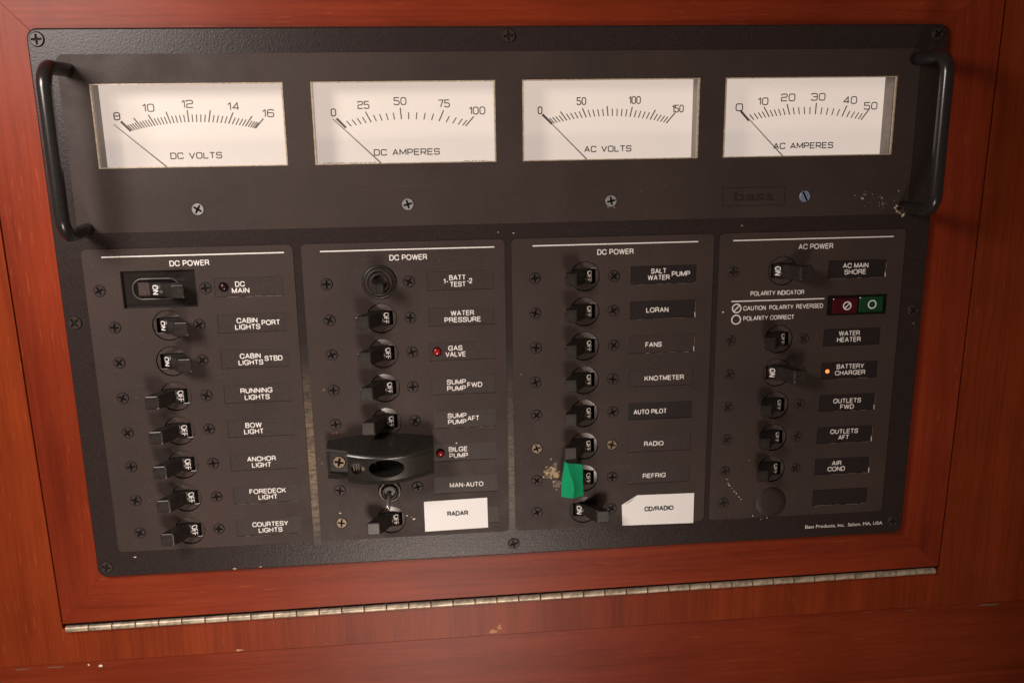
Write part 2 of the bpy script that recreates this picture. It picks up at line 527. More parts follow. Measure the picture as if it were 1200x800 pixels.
# ---------------------------------------------------------------- plain grotesque capitals of the printed labels
q_ = .48
GS = {
 'A': (.88, [([(0, 0), (.44, 1), (.88, 0)], False), ([(.16, .32), (.72, .32)], False)]),
 'B': (.76, [([(0, .53), (0, 1), (.70, 1, .24), (.70, .53, .22), (0, .53)], False), ([(0, .53), (.76, .53, .25), (.76, 0, .26), (0, 0), (0, .53)], False)]),
 'C': (.88, [([(.88, .66), (.88, 1, .40), (0, 1, q_), (0, 0, q_), (.88, 0, .40), (.88, .34)], False)]),
 'D': (.82, [([(0, 0), (0, 1), (.82, 1, .45), (.82, 0, .45)], True)]),
 'E': (.68, [([(.68, 1), (0, 1), (0, 0), (.70, 0)], False), ([(0, .53), (.64, .53)], False)]),
 'F': (.64, [([(.64, 1), (0, 1), (0, 0)], False), ([(0, .50), (.58, .50)], False)]),
 'G': (.92, [([(.90, .70), (.90, 1, .40), (0, 1, q_), (0, 0, q_), (.90, 0, .40), (.90, .44), (.50, .44)], False)]),
 'H': (.78, [([(0, 0), (0, 1)], False), ([(.78, 0), (.78, 1)], False), ([(0, .53), (.78, .53)], False)]),
 'I': (.02, [([(.01, 0), (.01, 1)], False)]),
 'K': (.82, [([(0, 0), (0, 1)], False), ([(.76, 1), (0, .34)], False), ([(.28, .58), (.80, 0)], False)]),
 'L': (.60, [([(0, 1), (0, 0), (.62, 0)], False)]),
 'M': (.92, [([(0, 0), (0, 1), (.46, .06), (.92, 1), (.92, 0)], False)]),
 'N': (.78, [([(0, 0), (0, 1), (.78, 0), (.78, 1)], False)]),
 'O': (.98, [([(0, 0, q_), (0, 1, q_), (.98, 1, q_), (.98, 0, q_)], True)]),
 'P': (.72, [([(0, 0), (0, 1), (.72, 1, .28), (.72, .44, .28), (0, .44)], False)]),
 'R': (.78, [([(0, 0), (0, 1), (.74, 1, .27), (.74, .48, .26), (0, .48)], False), ([(.40, .48), (.70, .40, .2), (.74, .15), (.80, 0)], False)]),
 'S': (.76, [([(.74, .72), (.74, 1, .34), (0, 1, .34), (0, .54, .24), (.76, .48, .24), (.76, 0, .34), (0, 0, .34), (0, .28)], False)]),
 'T': (.76, [([(0, 1), (.76, 1)], False), ([(.38, 0), (.38, 1)], False)]),
 'U': (.78, [([(0, 1), (0, 0, .40), (.78, 0, .40), (.78, 1)], False)]),
 'V': (.84, [([(0, 1), (.42, 0), (.84, 1)], False)]),
 'W': (1.22, [([(0, 1), (.30, 0), (.61, 1), (.92, 0), (1.22, 1)], False)]),
 'Y': (.84, [([(0, 1), (.42, .42), (.84, 1)], False), ([(.42, .44), (.42, 0)], False)]),
 '1': (.28, [([(0, .76), (.26, .97), (.26, 0)], False)]),
 '2': (.66, [([(0, .70), (0, 1, .3), (.66, 1, .3), (.66, .55, .22), (0, .12, .1), (0, 0), (.68, 0)], False)]),
 '-': (.32, [([(0, .40), (.32, .40)], False)]),
 '/': (.34, [([(0, -.05), (.34, 1.05)], False)]),
 ' ': (.24, []),
}
def label_text(mb, s, u0, u1, v, cap, h, mat, w=.46, seg=0):
    stroke_text(mb, s, u0, u1, v, cap, h, mat, w, gap=.32, glyphs=GS, seg=seg)

# ---------------------------------------------------------------- the woodwork
FL_T, FL_B, FR_T, FR_B = (-25.2, -27), (-22.9, 312.2), (488.0, -27), (484.0, 309.0)
frame = empty('door_frame', (228, 312, -22))
tag(frame, 'hinged mahogany door frame with mitred corners around the black switch panel', 'door frame')
IL, IR, IT, IB = 7, 450.2, 7, 277.4
g = .04
def rail(name, pts, mat):
    mb = MB()
    cu = sum(p[0] for p in pts) / 4; cv = sum(p[1] for p in pts) / 4
    ins = []
    for p in pts:                                     # eased edges
        d = Vector((cu - p[0], cv - p[1])); ins.append((p[0] + math.copysign(.14, d.x), p[1] + math.copysign(.14, d.y)))
    mb.prism(pts, -22, -3, mat, chamfer=(ins, .12))
    return part(name, mb, frame)
rail('stile', [(FL_T[0], FL_T[1]), (IL, IT), (IL, IB), (FL_B[0], FL_B[1])], 'frame_side')
rail('stile', [(FR_T[0], FR_T[1]), (FR_B[0], FR_B[1]), (IR, IB), (IR, IT)], 'frame_side')
rail('rail', [(FL_T[0] + g, FL_T[1]), (FR_T[0] - g, FR_T[1]), (IR - g, IT), (IL + g, IT)], 'frame_rail')
rail('rail', [(FL_B[0] + g, FL_B[1]), (IL + g, IB), (IR - g, IB), (FR_B[0] - g, FR_B[1])], 'frame_rail')

cab = empty('cabinet_front', (228, 470, -24))
tag(cab, 'red brown mahogany cabinet front surrounding the hinged door frame', 'cabinet')
mb = MB()
hole = [(-26.3, -28), (-23.9, 315.4), (485.1, 311.6), (489.1, -28)]
mb.prism([(-160, -150), (640, -150), (640, 335.6), (-160, 337.2)], -24, -3.6, 'face_wood', holes=[hole],
         chamfer=([(-160, -150), (640, -150), (640, 335.45), (-160, 337.05)], .15))
for k, (u, v, r, st) in enumerate([(215.2, 334.2, 3.4, .55), (219.0, 331.6, 1.9, 1.3), (70.4, 335.6, 2.8, .35), (160, 334.6, 1.0, .6), (120, 334.9, 1.2, .4), (300, 330, .8, .4)]):
    mb.blob(u, v, r * .8, -3.56, 'bare_wood' if k < 3 else 'chip_dull', seed=k, stretch=st)
part('face_panel', mb, cab)
mb = MB()
mb.prism([(-160, 337.25), (640, 335.65), (640, 382.9), (-160, 385.7)], -24, -3.8, 'lower_wood',
         chamfer=([(-160, 337.4), (640, 335.8), (640, 382.5), (-160, 385.3)], .4))
mb.blob(-6.1, 340.0, 1.3, -3.77, 'chip_white', seed=4, stretch=.8)
mb.blob(-12.6, 338.8, .6, -3.77, 'chip_white', seed=5)
for u, v, r in ((-30, 338.9, 5), (-48, 339.0, 5), (520, 337.6, 7), (470, 338.0, 3.5), (330, 339, .8)):
    mb.blob(u, v, r, -3.77, 'chip_dull', seed=int(u) + 90, stretch=.07)
part('lower_board', mb, cab)
mb = MB()
mb.prism([(-160, 386.0), (640, 383.2), (640, 470), (-160, 470)], -24, -5.0, 'lower_wood')
part('bottom_board', mb, cab)

# ---------------------------------------------------------------- piano hinge
hinge = empty('piano_hinge', (230, 316, -3))
tag(hinge, 'long dull nickel piano hinge along the bottom edge of the door frame', 'hinge')
mb = MB()
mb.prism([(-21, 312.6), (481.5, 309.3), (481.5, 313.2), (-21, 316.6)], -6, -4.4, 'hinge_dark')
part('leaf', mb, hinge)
mb = MB()
N = 40
pitch = (482.0 + 21.6) / N
L = pitch - .85
mb.tube([(-L / 2, 0, 0), (-L / 2 + .01, 0, 0), (-L / 2 + .25, 0, 0), (L / 2 - .25, 0, 0), (L / 2 - .01, 0, 0), (L / 2, 0, 0)], 1.75, 'hinge_steel', n=20)
kn = mb.mesh('knuckle', (0, 0, 0))
for i in range(N):
    u = -21.6 + pitch * (i + .5)
    o = place('knuckle', kn, (u, 315.2 - 3.6 * (u + 21.6) / 503.6, -2.6 + random.uniform(-.08, .08)), hinge)
    o.rotation_euler = (random.uniform(0, 6), R(-.41), 0)

# ---------------------------------------------------------------- the panel
panel = empty('electrical_panel', (228.6, 284.4, -3))
tag(panel, 'black marine electrical panel with four meters and columns of labelled breaker switches', 'switch panel')

ROW = [126.3 + 18.95 * i for i in range(8)]
SCL = [25, 133, 241, 348.2]
SCR = [67, 175, 283.3, 389.3]
HOLE = [51.5, 160, 267.5, 375.4]
PLU = [(76.3, 111.0), (184.4, 219.2), (292.2, 327.8), (401.0, 433.4)]
METER = [(26.6, 117.7), (131.0, 221.8), (235.3, 326.5), (339.8, 431.3)]
MV = (26.0, 66.0)
OVER = [(13.0, 116.8), (121.0, 225.2), (228.8, 337.0), (340.0, 443.4)]
breakers = [(0, r, r < 3) for r in range(1, 8)] + [(1, r, False) for r in (1, 2, 3, 4, 5, 7)] + \
           [(2, r, r == 7) for r in range(8)] + [(3, r, r in (0, 3)) for r in (0, 2, 3, 4, 5, 6)]
plates = [(c, r) for c in range(4) for r in range(8) if (c, r) != (3, 1)]
PV = (-4.75, 5.05)

# base plate with every opening cut through
mb = MB()
holes = [[(a, MV[0]), (b, MV[0]), (b, MV[1]), (a, MV[1])] for a, b in METER]
holes += [ring(HOLE[c], ROW[r], 8.1, 36) for c, r, on in breakers]
holes += [[(31.0, 117.0), (67.0, 117.0), (67.0, 135.5), (31.0, 135.5)]]
mb.prism(rrect(.4, W - .2, .4, H - .2, 5), -3, 0, 'enamel', holes=holes, chamfer=(rrect(1.2, W - 1.0, 1.2, H - 1.0, 4.4), .8))
mb.ribbon([(118.95, 158), (118.95, 272)], 4.0, .03, 'rub_strong')
mb.ribbon([(227.0, 166), (227.0, 274)], 3.3, .03, 'rub_faint')
# dirt and chips on the plate
for u, v, r, mt in ((226.2, 275.2, .9, 'chip_white'), (199, 281.3, .6, 'chip_white'), (73, 283.2, 1.8, 'chip_tan'), (87, 282.9, 1.2, 'chip_tan'), (21, 273, 1.2, 'chip_white'), (230, 102.5, .6, 'chip_white'), (352, 101.5, 1.0, 'chip_tan'), (452.6, 158, .8, 'chip_tan')):
    mb.blob(u, v, r * .7, .04, mt, seed=int(u), stretch=.5)
mb.text('Bass Products, Inc.  Salem, MA, USA', 398.05, 444.81, 277.4, 2.35, .03, 'white_ink', .006)
part('base_plate', mb, panel, label='black textured enamel plate with bronze showing through two rubbed vertical strips')

# printed overlays
T_OV = .28
mb = MB()
mb.prism(rrect(12.8, 443.2, 12.4, 97.4, 3), .02, T_OV, 'print', holes=holes[:4], bottom=False)
hd = T_OV + .03
mb.ribbon([(340.6, 81.6), (374.4, 81.6), (374.4, 91.0), (340.6, 91.0)], .5, hd, 'raised_black', True)
mb.text('bass', 346.8, 368.6, 86.0, 5.4, hd, 'raised_black', .022)
rd = random.Random(3)
for k in range(46):
    a = rd.gauss(0, 1); b_ = rd.gauss(0, 1)
    mb.blob(429 + a * 6, 90 + b_ * 3.0, rd.uniform(.12, .34), hd, rd.choice(['chip_tan', 'chip_dull', 'chip_dull', 'chip_gold']), n=7, seed=k)
for u, v, r in ((417.2, 88.6, .9), (413, 87, .4), (418.8, 86.6, .4), (428.3, 88.6, .6), (310, 80, .35), (296.5, 82.6, .3), (279.9, 89.9, .9), (283, 90.2, .6), (437.2, 85, .5), (33, 60, .25), (40, 40, .2)):
    mb.blob(u, v, r, hd, 'chip_gold' if u > 400 else 'chip_dull', n=9, seed=int(u * 3))
part('overlay_plate', mb, panel, label='wide brown black overlay plate around the four meters')

HEADS = [('DC POWER', 55.33, 74.92, 113.39), ('DC POWER', 165.51, 184.84, 113.49), ('DC POWER', 274.12, 293.55, 113.53), ('AC POWER', 383.55, 402.89, 113.56)]
LINES = [(22.6, 112.4), (130.5, 219.8), (239.9, 328.3), (347.4, 436.6)]
for c in range(4):
    mb = MB()
    hs = [ring(HOLE[c], ROW[r], 8.0, 36) for cc, r, on in breakers if cc == c]
    hs += [[(PLU[c][0], ROW[r] + PV[0]), (PLU[c][1], ROW[r] + PV[0]), (PLU[c][1], ROW[r] + PV[1]), (PLU[c][0], ROW[r] + PV[1])] for cc, r in plates if cc == c]
    if c == 0: hs += [[(30.6, 116.7), (67.3, 116.7), (67.3, 135.8), (30.6, 135.8)]]
    if c == 3: hs += [[(401.8, 140.8), (435.6, 140.8), (435.6, 151.9), (401.8, 151.9)]]
    mb.prism(rrect(OVER[c][0], OVER[c][1], 105.4, 269.5, 2.6), .02, T_OV + .12, 'print', holes=hs, bottom=False, wall_mat='slot_black')
    hd = T_OV + .15
    s, a, b_, v = HEADS[c]
    label_text(mb, s, a, b_, v, 2.9, hd, 'white_ink', .46)
    a, b_ = LINES[c]
    mb.ribbon([(a, 109.35), (b_, 109.35)], .62, hd, 'white_ink')
    if c == 3:
        for s, a, b_, v in (('POLARITY INDICATOR', 358.3, 388.31, 138.3), ('CAUTION', 354.66, 367.19, 146.3), ('POLARITY', 369.18, 382.79, 146.3), ('REVERSED', 384.29, 399.48, 146.2), ('POLARITY CORRECT', 354.92, 383.54, 151.94)):
            label_text(mb, s, a, b_, v, 2.5, hd, 'white_ink', .38)
        mb.ribbon([(347.9, 142.3), (399.9, 142.3)], .62, hd, 'white_ink')
        mb.ribbon(ring(350.95, 146.2, 2.35, 28), .62, hd, 'white_ink', True)
        mb.ribbon([(349.4, 147.8), (352.5, 144.6)], .62, hd + .01, 'white_ink')
        mb.ribbon(ring(350.9, 152.4, 2.45, 28), .62, hd, 'white_ink', True)
        for k, (u, v, r) in enumerate(((349.7, 244.9, .5), (350.6, 247.6, .6), (351.3, 248.8, .8), (354.4, 252.6, .7), (355.6, 254, .8), (357.4, 256, .6), (358.4, 257.6, .5), (343.4, 148, 1.0), (371, 270.6, .5), (366, 268.3, .7), (353, 250.6, .4), (362, 234, .35), (374.5, 270, .6))):
            mb.blob(u, v, r * .55, hd, 'chip_white', n=8, seed=k, stretch=1.3)
    if c == 2:
        rq = random.Random(77)
        for k in range(120):
            cu, cv, su, sv, mt_ = ((248.8, 234.8, 1.9, 1.7, 'chip_tan'), (251.6, 237.4, .9, 1.6, 'chip_tan'), (252.6, 243.4, 1.2, 1.0, 'chip_dull'))[0 if k < 66 else 1 if k < 90 else 2]
            mb.blob(rq.gauss(cu, su), rq.gauss(cv, sv), rq.uniform(.25, 1.15) * (.8 if k % 3 else 1.2), hd + .001 * k, mt_ if rq.random() < .8 else 'chip_dull', n=11, seed=k)
        mb.blob(233, 178.5, .5, hd, 'chip_dull', seed=2)
    if c == 1:
        for k, (u, v, r, mt) in enumerate(((197.2, 215.9, 1.0, 'chip_white'), (168.6, 256.9, .9, 'chip_white'), (172.3, 259.2, 1.5, 'chip_white'), (170.9, 258.0, .5, 'chip_white'), (132.2, 253.4, 1.1, 'chip_white'), (133.2, 261.4, 1.3, 'chip_white'), (122.5, 221.5, .7, 'chip_dull'), (131.0, 207, .8, 'chip_red'), (222, 101.8, .7, 'chip_white'), (133, 206.9, 1.0, 'chip_red'), (127.7, 182.9, 1.6, 'chip_dull'), (124.3, 224, 1.5, 'chip_dull'))):
            mb.blob(u, v, r * .62, hd, mt, n=10, seed=k + 20, stretch=.55)
    if c == 0:
        for k, (u, v, r, mt) in enumerate(((24.0, 258.4, 1.5, 'chip_red'), (31.5, 183, .6, 'chip_dull'), (32, 240.7, .6, 'chip_dull'), (90, 208.2, .4, 'chip_dull'), (15.5, 255, .3, 'chip_dull'))):
            mb.blob(u, v, r * .6, hd, mt, n=10, seed=k + 50, stretch=.8)
    part('overlay_plate', mb, panel)

# ---------------------------------------------------------------- name plates
PL = {
 (0,0): [('DC', 86.7, 91.48, 124.92), ('MAIN', 84.8, 93.56, 128.24)],
 (0,1): [('CABIN', 85.83, 96.39, 143.98), ('LIGHTS', 84.82, 97.55, 147.37), ('PORT', 98.38, 107.79, 145.43)],
 (0,2): [('CABIN', 85.9, 96.56, 162.9), ('LIGHTS', 84.96, 97.6, 166.36), ('STBD', 98.43, 107.62, 164.5)],
 (0,3): [('RUNNING', 84.65, 101.13, 181.68), ('LIGHTS', 86.54, 99.44, 185.31)],
 (0,4): [('BOW', 85.6, 94.11, 200.75), ('LIGHT', 84.68, 94.89, 204.26)],
 (0,5): [('ANCHOR', 84.96, 100.05, 219.79), ('LIGHT', 87.24, 97.46, 223.3)],
 (0,6): [('FOREDECK', 84.68, 104.13, 238.41), ('LIGHT', 89.14, 99.33, 241.88)],
 (0,7): [('COURTESY', 84.63, 103.89, 257.67), ('LIGHTS', 87.77, 100.56, 261.21)],
 (1,0): [('BATT', 195.94, 204.59, 124.84), ('TEST', 196.24, 204.58, 128.33), ('1-', 192.9, 195.5, 126.6), ('-2', 205.2, 207.94, 126.7)],
 (1,1): [('WATER', 196.18, 208.42, 143.77), ('PRESSURE', 192.83, 212.0, 147.32)],
 (1,2): [('GAS', 194.29, 201.82, 162.65), ('VALVE', 192.73, 203.5, 166.03)],
 (1,3): [('SUMP', 192.98, 203.19, 181.36), ('PUMP', 193.06, 203.1, 184.9), ('FWD', 203.89, 211.93, 183.25)],
 (1,4): [('SUMP', 192.81, 203.02, 200.27), ('PUMP', 192.93, 202.93, 203.77), ('AFT', 203.49, 209.94, 202.12)],
 (1,5): [('BILGE', 192.87, 203.12, 219.49), ('PUMP', 193.03, 203.26, 223.16)],
 (1,6): [('MAN-AUTO', 192.75, 211.33, 240.39)],
 (1,7): [],
 (2,0): [('SALT', 303.24, 311.59, 124.5), ('WATER', 301.55, 313.45, 127.98), ('PUMP', 314.56, 324.55, 126.29)],
 (2,1): [('LORAN', 301.09, 313.28, 145.58)], (2,2): [('FANS', 301.02, 310.01, 164.68)],
 (2,3): [('KNOTMETER', 300.94, 322.94, 183.64)], (2,4): [('AUTO PILOT', 295.24, 313.87, 202.71)],
 (2,5): [('RADIO', 301.48, 312.52, 221.51)], (2,6): [('REFRIG', 301.14, 314.24, 240.52)], (2,7): [],
 (3,0): [('AC MAIN', 409.33, 423.69, 124.6), ('SHORE', 410.4, 422.66, 128.1)],
 (3,2): [('WATER', 409.84, 421.85, 162.32), ('HEATER', 408.97, 422.63, 165.87)],
 (3,3): [('BATTERY', 409.95, 425.86, 181.29), ('CHARGER', 409.22, 426.8, 184.96)],
 (3,4): [('OUTLETS', 409.42, 425.62, 201.31), ('FWD', 413.68, 421.72, 204.85)],
 (3,5): [('OUTLETS', 408.97, 425.31, 219.46), ('AFT', 413.92, 420.25, 222.99)],
 (3,6): [('AIR', 411.25, 416.96, 238.5), ('COND', 408.96, 419.27, 242.0)], (3,7): [],
}
DARKP = {(2,0), (2,1), (2,4), (3,0), (3,2), (3,3), (3,4), (3,5), (3,6), (3,7)}
EDGE = {(2,1): 'rb', (2,2): 'rb', (2,0): 'b', (3,0): 'rb', (3,4): 'rb', (3,5): 'rb', (3,6): 'rb', (3,7): 'b', (3,3): 'b', (0,0): 'b', (1,4): 'b', (2,4): '', (0,7): 'b', (0,6): 'b'}
rd = random.Random(11)
for (c, r), txt in PL.items():
    a, b_ = PLU[c]
    v0, v1 = ROW[r] + PV[0], ROW[r] + PV[1]
    mb = MB()
    top = -.02 if (c, r) in DARKP else .05
    mt = 'plate_black' if (c, r) in DARKP else 'plate_soft'
    mb.box(a + .1, b_ - .1, v0 + .1, v1 - .1, .021, top + .09, mt)
    for s, x0, x1, v in txt:
        label_text(mb, s, x0, x1, v, 2.75, top + .12, 'white_ink', .45)
    e = EDGE.get((c, r), '')
    if 'b' in e:
        u = a + rd.uniform(1, 12)
        while u < b_ - 1:
            u2 = min(b_, u + rd.uniform(2, 9))
            mb.ribbon([(u, v1 + rd.uniform(-.1, .2)), (u2, v1 + rd.uniform(-.1, .2))], rd.uniform(.12, .34), T_OV + .15, 'chip_dull')
            u = u2 + rd.uniform(.5, 6)
    if 'r' in e:
        x = b_ + .1
        mb.ribbon([(x, v0 + rd.uniform(0, 2)), (x + .2, v0 + 4), (x - .1, v1 - 2.5)], rd.uniform(.2, .4), T_OV + .15, 'chip_dull')
        mb.ribbon([(x - .1, v1 - 3.0), (x, v1 - .1)], rd.uniform(.4, .7), T_OV + .15, 'chip_white')
    words = ' '.join(t[0] for t in txt) if (c, r) != (1, 0) else '1-BATT TEST-2'
    part('name_plate', mb, panel, at=((a + b_) / 2, v1, 0),
         label=('name plate reading ' + words) if txt else 'blank name plate without lettering')

# ---------------------------------------------------------------- meters
DIALS = [
  dict(nums=[('8', 31.87, 35.19, 40.95), ('10', 46.13, 52.07, 37.07), ('12', 65.29, 71.14, 35.45), ('14', 87.68, 93.59, 36.83), ('16', 104.55, 110.51, 40.42)],
       name=('DC VOLTS', 57.42, 83.05, 60.7), inner=[(39.58, 48.25), (68.17, 44.28), (100.67, 47.75)], outer=[(35.16, 43.45), (68.12, 38.3), (104.85, 43.14)],
       needle=[(31.78, 44.9), (55.81, 66.43)], pos=[39.58, 51.56, 68.17, 87.58, 100.67], div=10, long=5,
       label='analogue meter marked DC VOLTS, scale 8 to 16'),
  dict(nums=[('0', 138.71, 141.49, 40.46), ('25', 152.31, 158.44, 36.97), ('50', 170.72, 177.21, 35.29), ('75', 193.25, 199.36, 36.72), ('100', 209.02, 217.5, 40.43)],
       name=('DC AMPERES', 159.43, 193.43, 60.71), inner=[(145.99, 48.14), (174.33, 44.28), (207.06, 48.15)], outer=[(141.53, 43.42), (174.15, 38.46), (211.36, 43.5)],
       needle=[(139.59, 43.61), (163.29, 66.43)], pos=[145.99, 158.88, 174.33, 193.5, 207.06], div=5, long=5,
       label='analogue meter marked DC AMPERES, scale 0 to 100'),
  dict(nums=[('0', 244.7, 247.2, 40.73), ('50', 265.13, 270.18, 36.38), ('100', 292.62, 299.08, 36.17), ('150', 315.83, 322.14, 40.78)],
       name=('AC VOLTS', 269.17, 294.52, 60.81), inner=[(252.2, 47.7), (280.61, 44.08), (312.94, 48.11)], outer=[(247.1, 42.79), (280.45, 39.01), (317.28, 43.15)],
       needle=[(247.1, 42.89), (270.79, 66.36)], pos=[252.2, 270.22, 293.44, 312.94], div=10, long=5,
       label='analogue meter marked AC VOLTS, scale 0 to 150'),
  dict(nums=[('0', 350.15, 354.21, 40.51), ('10', 362.03, 367.9, 37.61), ('20', 374.65, 382.51, 35.78), ('30', 391.19, 399.1, 35.66), ('40', 409.14, 416.78, 37.55), ('50', 420.84, 428.35, 40.62)],
       name=('AC AMPERES', 371.79, 405.23, 60.86), inner=[(357.81, 47.5), (387.16, 44.49), (419.76, 47.87)], outer=[(353.0, 42.36), (386.79, 38.63), (423.07, 43.4)],
       needle=[(353.0, 42.36), (376.9, 66.02)], pos=[357.81, 368.83, 379.93, 394.09, 408.96, 419.76], div=5, long=5,
       label='analogue meter marked AC AMPERES, scale 0 to 50'),
]
def circle3(p):
    (ax, ay), (bx, by), (cx, cy) = p
    d = 2 * (ax * (by - cy) + bx * (cy - ay) + cx * (ay - by))
    ux = ((ax * ax + ay * ay) * (by - cy) + (bx * bx + by * by) * (cy - ay) + (cx * cx + cy * cy) * (ay - by)) / d
    uy = ((ax * ax + ay * ay) * (cx - bx) + (bx * bx + by * by) * (ax - cx) + (cx * cx + cy * cy) * (bx - ax)) / d
    return ux, uy, math.hypot(ax - ux, ay - uy)
def lagrange(ys, t):
    s = 0
    for i, y in enumerate(ys):
        w = 1
        for j in range(len(ys)):
            if j != i: w *= (t - j) / (i - j)
        s += y * w
    return s
DEP = -13.0
for (a, b_), D in zip(METER, DIALS):
    mt = empty('meter', ((a + b_) / 2, MV[1], 0), panel, D['label'])
    mb = MB()
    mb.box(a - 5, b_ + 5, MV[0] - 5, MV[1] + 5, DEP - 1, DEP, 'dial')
    hd = DEP + .04
    for s, x0, x1, v in D['nums']:
        stroke_text(mb, s, x0, x1, v, 4.0, hd, 'dial_ink', .56)
    s, x0, x1, v = D['name']
    stroke_text(mb, s, x0, x1, v, 3.3, hd, 'dial_ink', .56)
    if s == 'DC AMPERES':
        mb.text('USE WITH EXT SHUNT', 133.9, 160.6, 66.2, 1.6, hd, 'dial_ink', .01)
        mb.text('FS 50 MV', 206.1, 217.9, 66.3, 1.6, hd, 'dial_ink', .01)
    cx, cy, cr = circle3(D['inner'])
    def isect(p, q, r2, s2):
        p, q, r2, s2 = map(Vector, (p, q, r2, s2))
        d1 = q - p; d2 = s2 - r2
        k = ((r2.x - p.x) * d2.y - (r2.y - p.y) * d2.x) / (d1.x * d2.y - d1.y * d2.x)
        return p + d1 * k
    pv = isect(D['outer'][0], D['inner'][0], D['outer'][2], D['inner'][2])
    n = (len(D['pos']) - 1) * D['div']
    Llong = math.hypot(D['outer'][1][0] - D['inner'][1][0], D['outer'][1][1] - D['inner'][1][1])
    Lend = math.hypot(D['outer'][0][0] - D['inner'][0][0], D['outer'][0][1] - D['inner'][0][1])
    for i in range(n + 1):
        u = lagrange(D['pos'], i / D['div'])
        v = cy - math.sqrt(max(0, cr * cr - (u - cx) ** 2))
        d = (Vector((u, v)) - pv).normalized()
        e = abs(i / n - .5) * 2
        ln = (Llong * (1 - e ** 3) + Lend * e ** 3) if i % D['long'] == 0 else 3.7
        if s == 'DC AMPERES' and i % 5: ln = 3.5
        w = .62 if i % D['long'] == 0 else .55
        if i == 0: w = 1.15
        mb.ribbon([(u, v), (u + d.x * ln, v + d.y * ln)], w, hd + .002 * (i % 2), 'dial_ink')
    part('dial', mb, mt)
    mb = MB()
    (x0, y0), (x1, y1) = D['needle']
    dx, dy = (x1 - x0), (y1 - y0)
    mb.tube([(x0, y0, DEP + .9), (x1 + dx * .12, y1 + dy * .12, DEP + .9)], .17, 'dial_ink', n=8, r_end=.27)
    part('needle', mb, mt)
    mb = MB()
    e = .35
    mb.box(a - e - .6, a - e, MV[0] - 1, MV[1] + 1, DEP, -3.02, 'side_wall')
    mb.box(b_ + e, b_ + e + .6, MV[0] - 1, MV[1] + 1, DEP, -3.02, 'side_wall')
    mb.box(a - e, b_ + e, MV[0] - 1.6, MV[0] - e, DEP, -3.02, 'side_wall')
    mb.box(a - e, b_ + e, MV[1] + e, MV[1] + 1.6, DEP, -3.02, 'side_wall')
    part('housing', mb, mt)
    mb = MB()
    mb.prism([(a + .05, MV[0] + .05), (b_ - .05, MV[0] + .05), (b_ - .05, MV[1] - .05), (a + .05, MV[1] - .05)], -.5, T_OV + .25, 'rim',
             holes=[[(a + .75, MV[0] + .6), (b_ - .75, MV[0] + .6), (b_ - .75, MV[1] - .5), (a + .75, MV[1] - .5)]])
    part('window_rim', mb, mt)
    mb = MB()
    mb.box(a + .8, b_ - .8, MV[0] + .65, MV[1] - .55, -1.9, -.1, 'glass')
    part('window', mb, mt)

# ---------------------------------------------------------------- screws
def screw_mesh(r, mat, slot='cross', dome=.5, dark='slot_black'):
    mb = MB()
    w = r * .19; l = r * .76
    if slot == 'cross':
        hole_ = [(w, w), (l, w * .7), (l, -w * .7), (w, -w), (w * .7, -l), (-w * .7, -l), (-w, -w), (-l, -w * .7), (-l, w * .7), (-w, w), (-w * .7, l), (w * .7, l)]
    else:
        hole_ = [(-r * .9, -w * .8), (r * .9, -w * .8), (r * .9, w * .8), (-r * .9, w * .8)]
    mb.prism(ring(0, 0, r * .92, 24), dome - .5, dome, mat, holes=[hole_], bottom=False, wall_mat=dark)
    mb.lathe(0, 0, [(r * 1.09, .0), (r * 1.08, .05), (r * 1.01, .06)], dark, 24, cap=False)
    mb.lathe(0, 0, [(r * 1.03, .02), (r, dome * .55), (r * .97, dome * .85), (r * .92, dome)], mat, 24, cap=False)
    mb.sheet(ring(0, 0, r * .85, 12), .03, dark)
    return mb.mesh('screw', (0, 0, 0))
SM = {k: screw_mesh(2.85, m_) for k, m_ in (('black', 'screw_black'), ('worn', 'screw_worn'))}
SM['dull'] = screw_mesh(2.85, 'screw_black', dark='slot_dull')
SM['zinc'] = screw_mesh(3.0, 'screw_zinc')
SM['blue'] = screw_mesh(3.0, 'screw_blue', 'slot')
SM['big'] = screw_mesh(3.3, 'screw_bronze', dome=.8, dark='slot_dull')
SM['bigblack'] = screw_mesh(3.1, 'screw_black', dome=.7, dark='slot_dull')
rs = random.Random(5)
def screw(u, v, kind='black', h=T_OV + .14, label=None):
    o = place('screw', SM[kind], (u, v, h), panel, label)
    o.rotation_euler = (0, rs.uniform(0, 1.57), 0)
def jit(): return rs.uniform(-.25, .25)
for r in range(8):
    screw(19.7 if r == 0 else 25 + jit(), ROW[r] + jit())
    screw(71.9 if r == 0 else 67 + jit(), ROW[r] + jit())
for r in range(8):
    if r != 5: screw(133 + jit(), ROW[r] + jit(), 'worn' if r == 7 else 'black')
    if r not in (5, 7): screw(175 + jit(), ROW[r] + jit())
for r in range(8):
    screw(241 + jit(), ROW[r] + jit(), 'worn' if r == 5 else 'black')
    screw(283.3 + jit(), ROW[r] + jit(), 'worn' if r == 5 else 'black')
for r in range(8):
    if r == 1: continue
    screw(348.2 + jit(), ROW[r] + jit(), 'dull')
    if r != 7: screw(389.3 + jit(), ROW[r] + jit(), 'dull')
for u, v, k in ((71.8, 86.6, 'zinc'), (176.1, 86.4, 'zinc'), (281.2, 87.0, 'zinc'), (385.4, 86.8, 'blue')):
    screw(u, v, k, T_OV, 'pale bare screw head below the meters' if k == 'zinc' else 'blue grey slotted screw head')
for u, v, k in ((5.3, 5.5, 'big'), (228.9, 5.2, 'big'), (451.2, 5.6, 'bigblack'), (5.8, 142.3, 'big'), (5.6, 278.0, 'bigblack'), (227.7, 277.4, 'bigblack'), (451.0, 276.4, 'bigblack'), (451.6, 150.5, 'bigblack')):
    screw(u, v, k, .02)

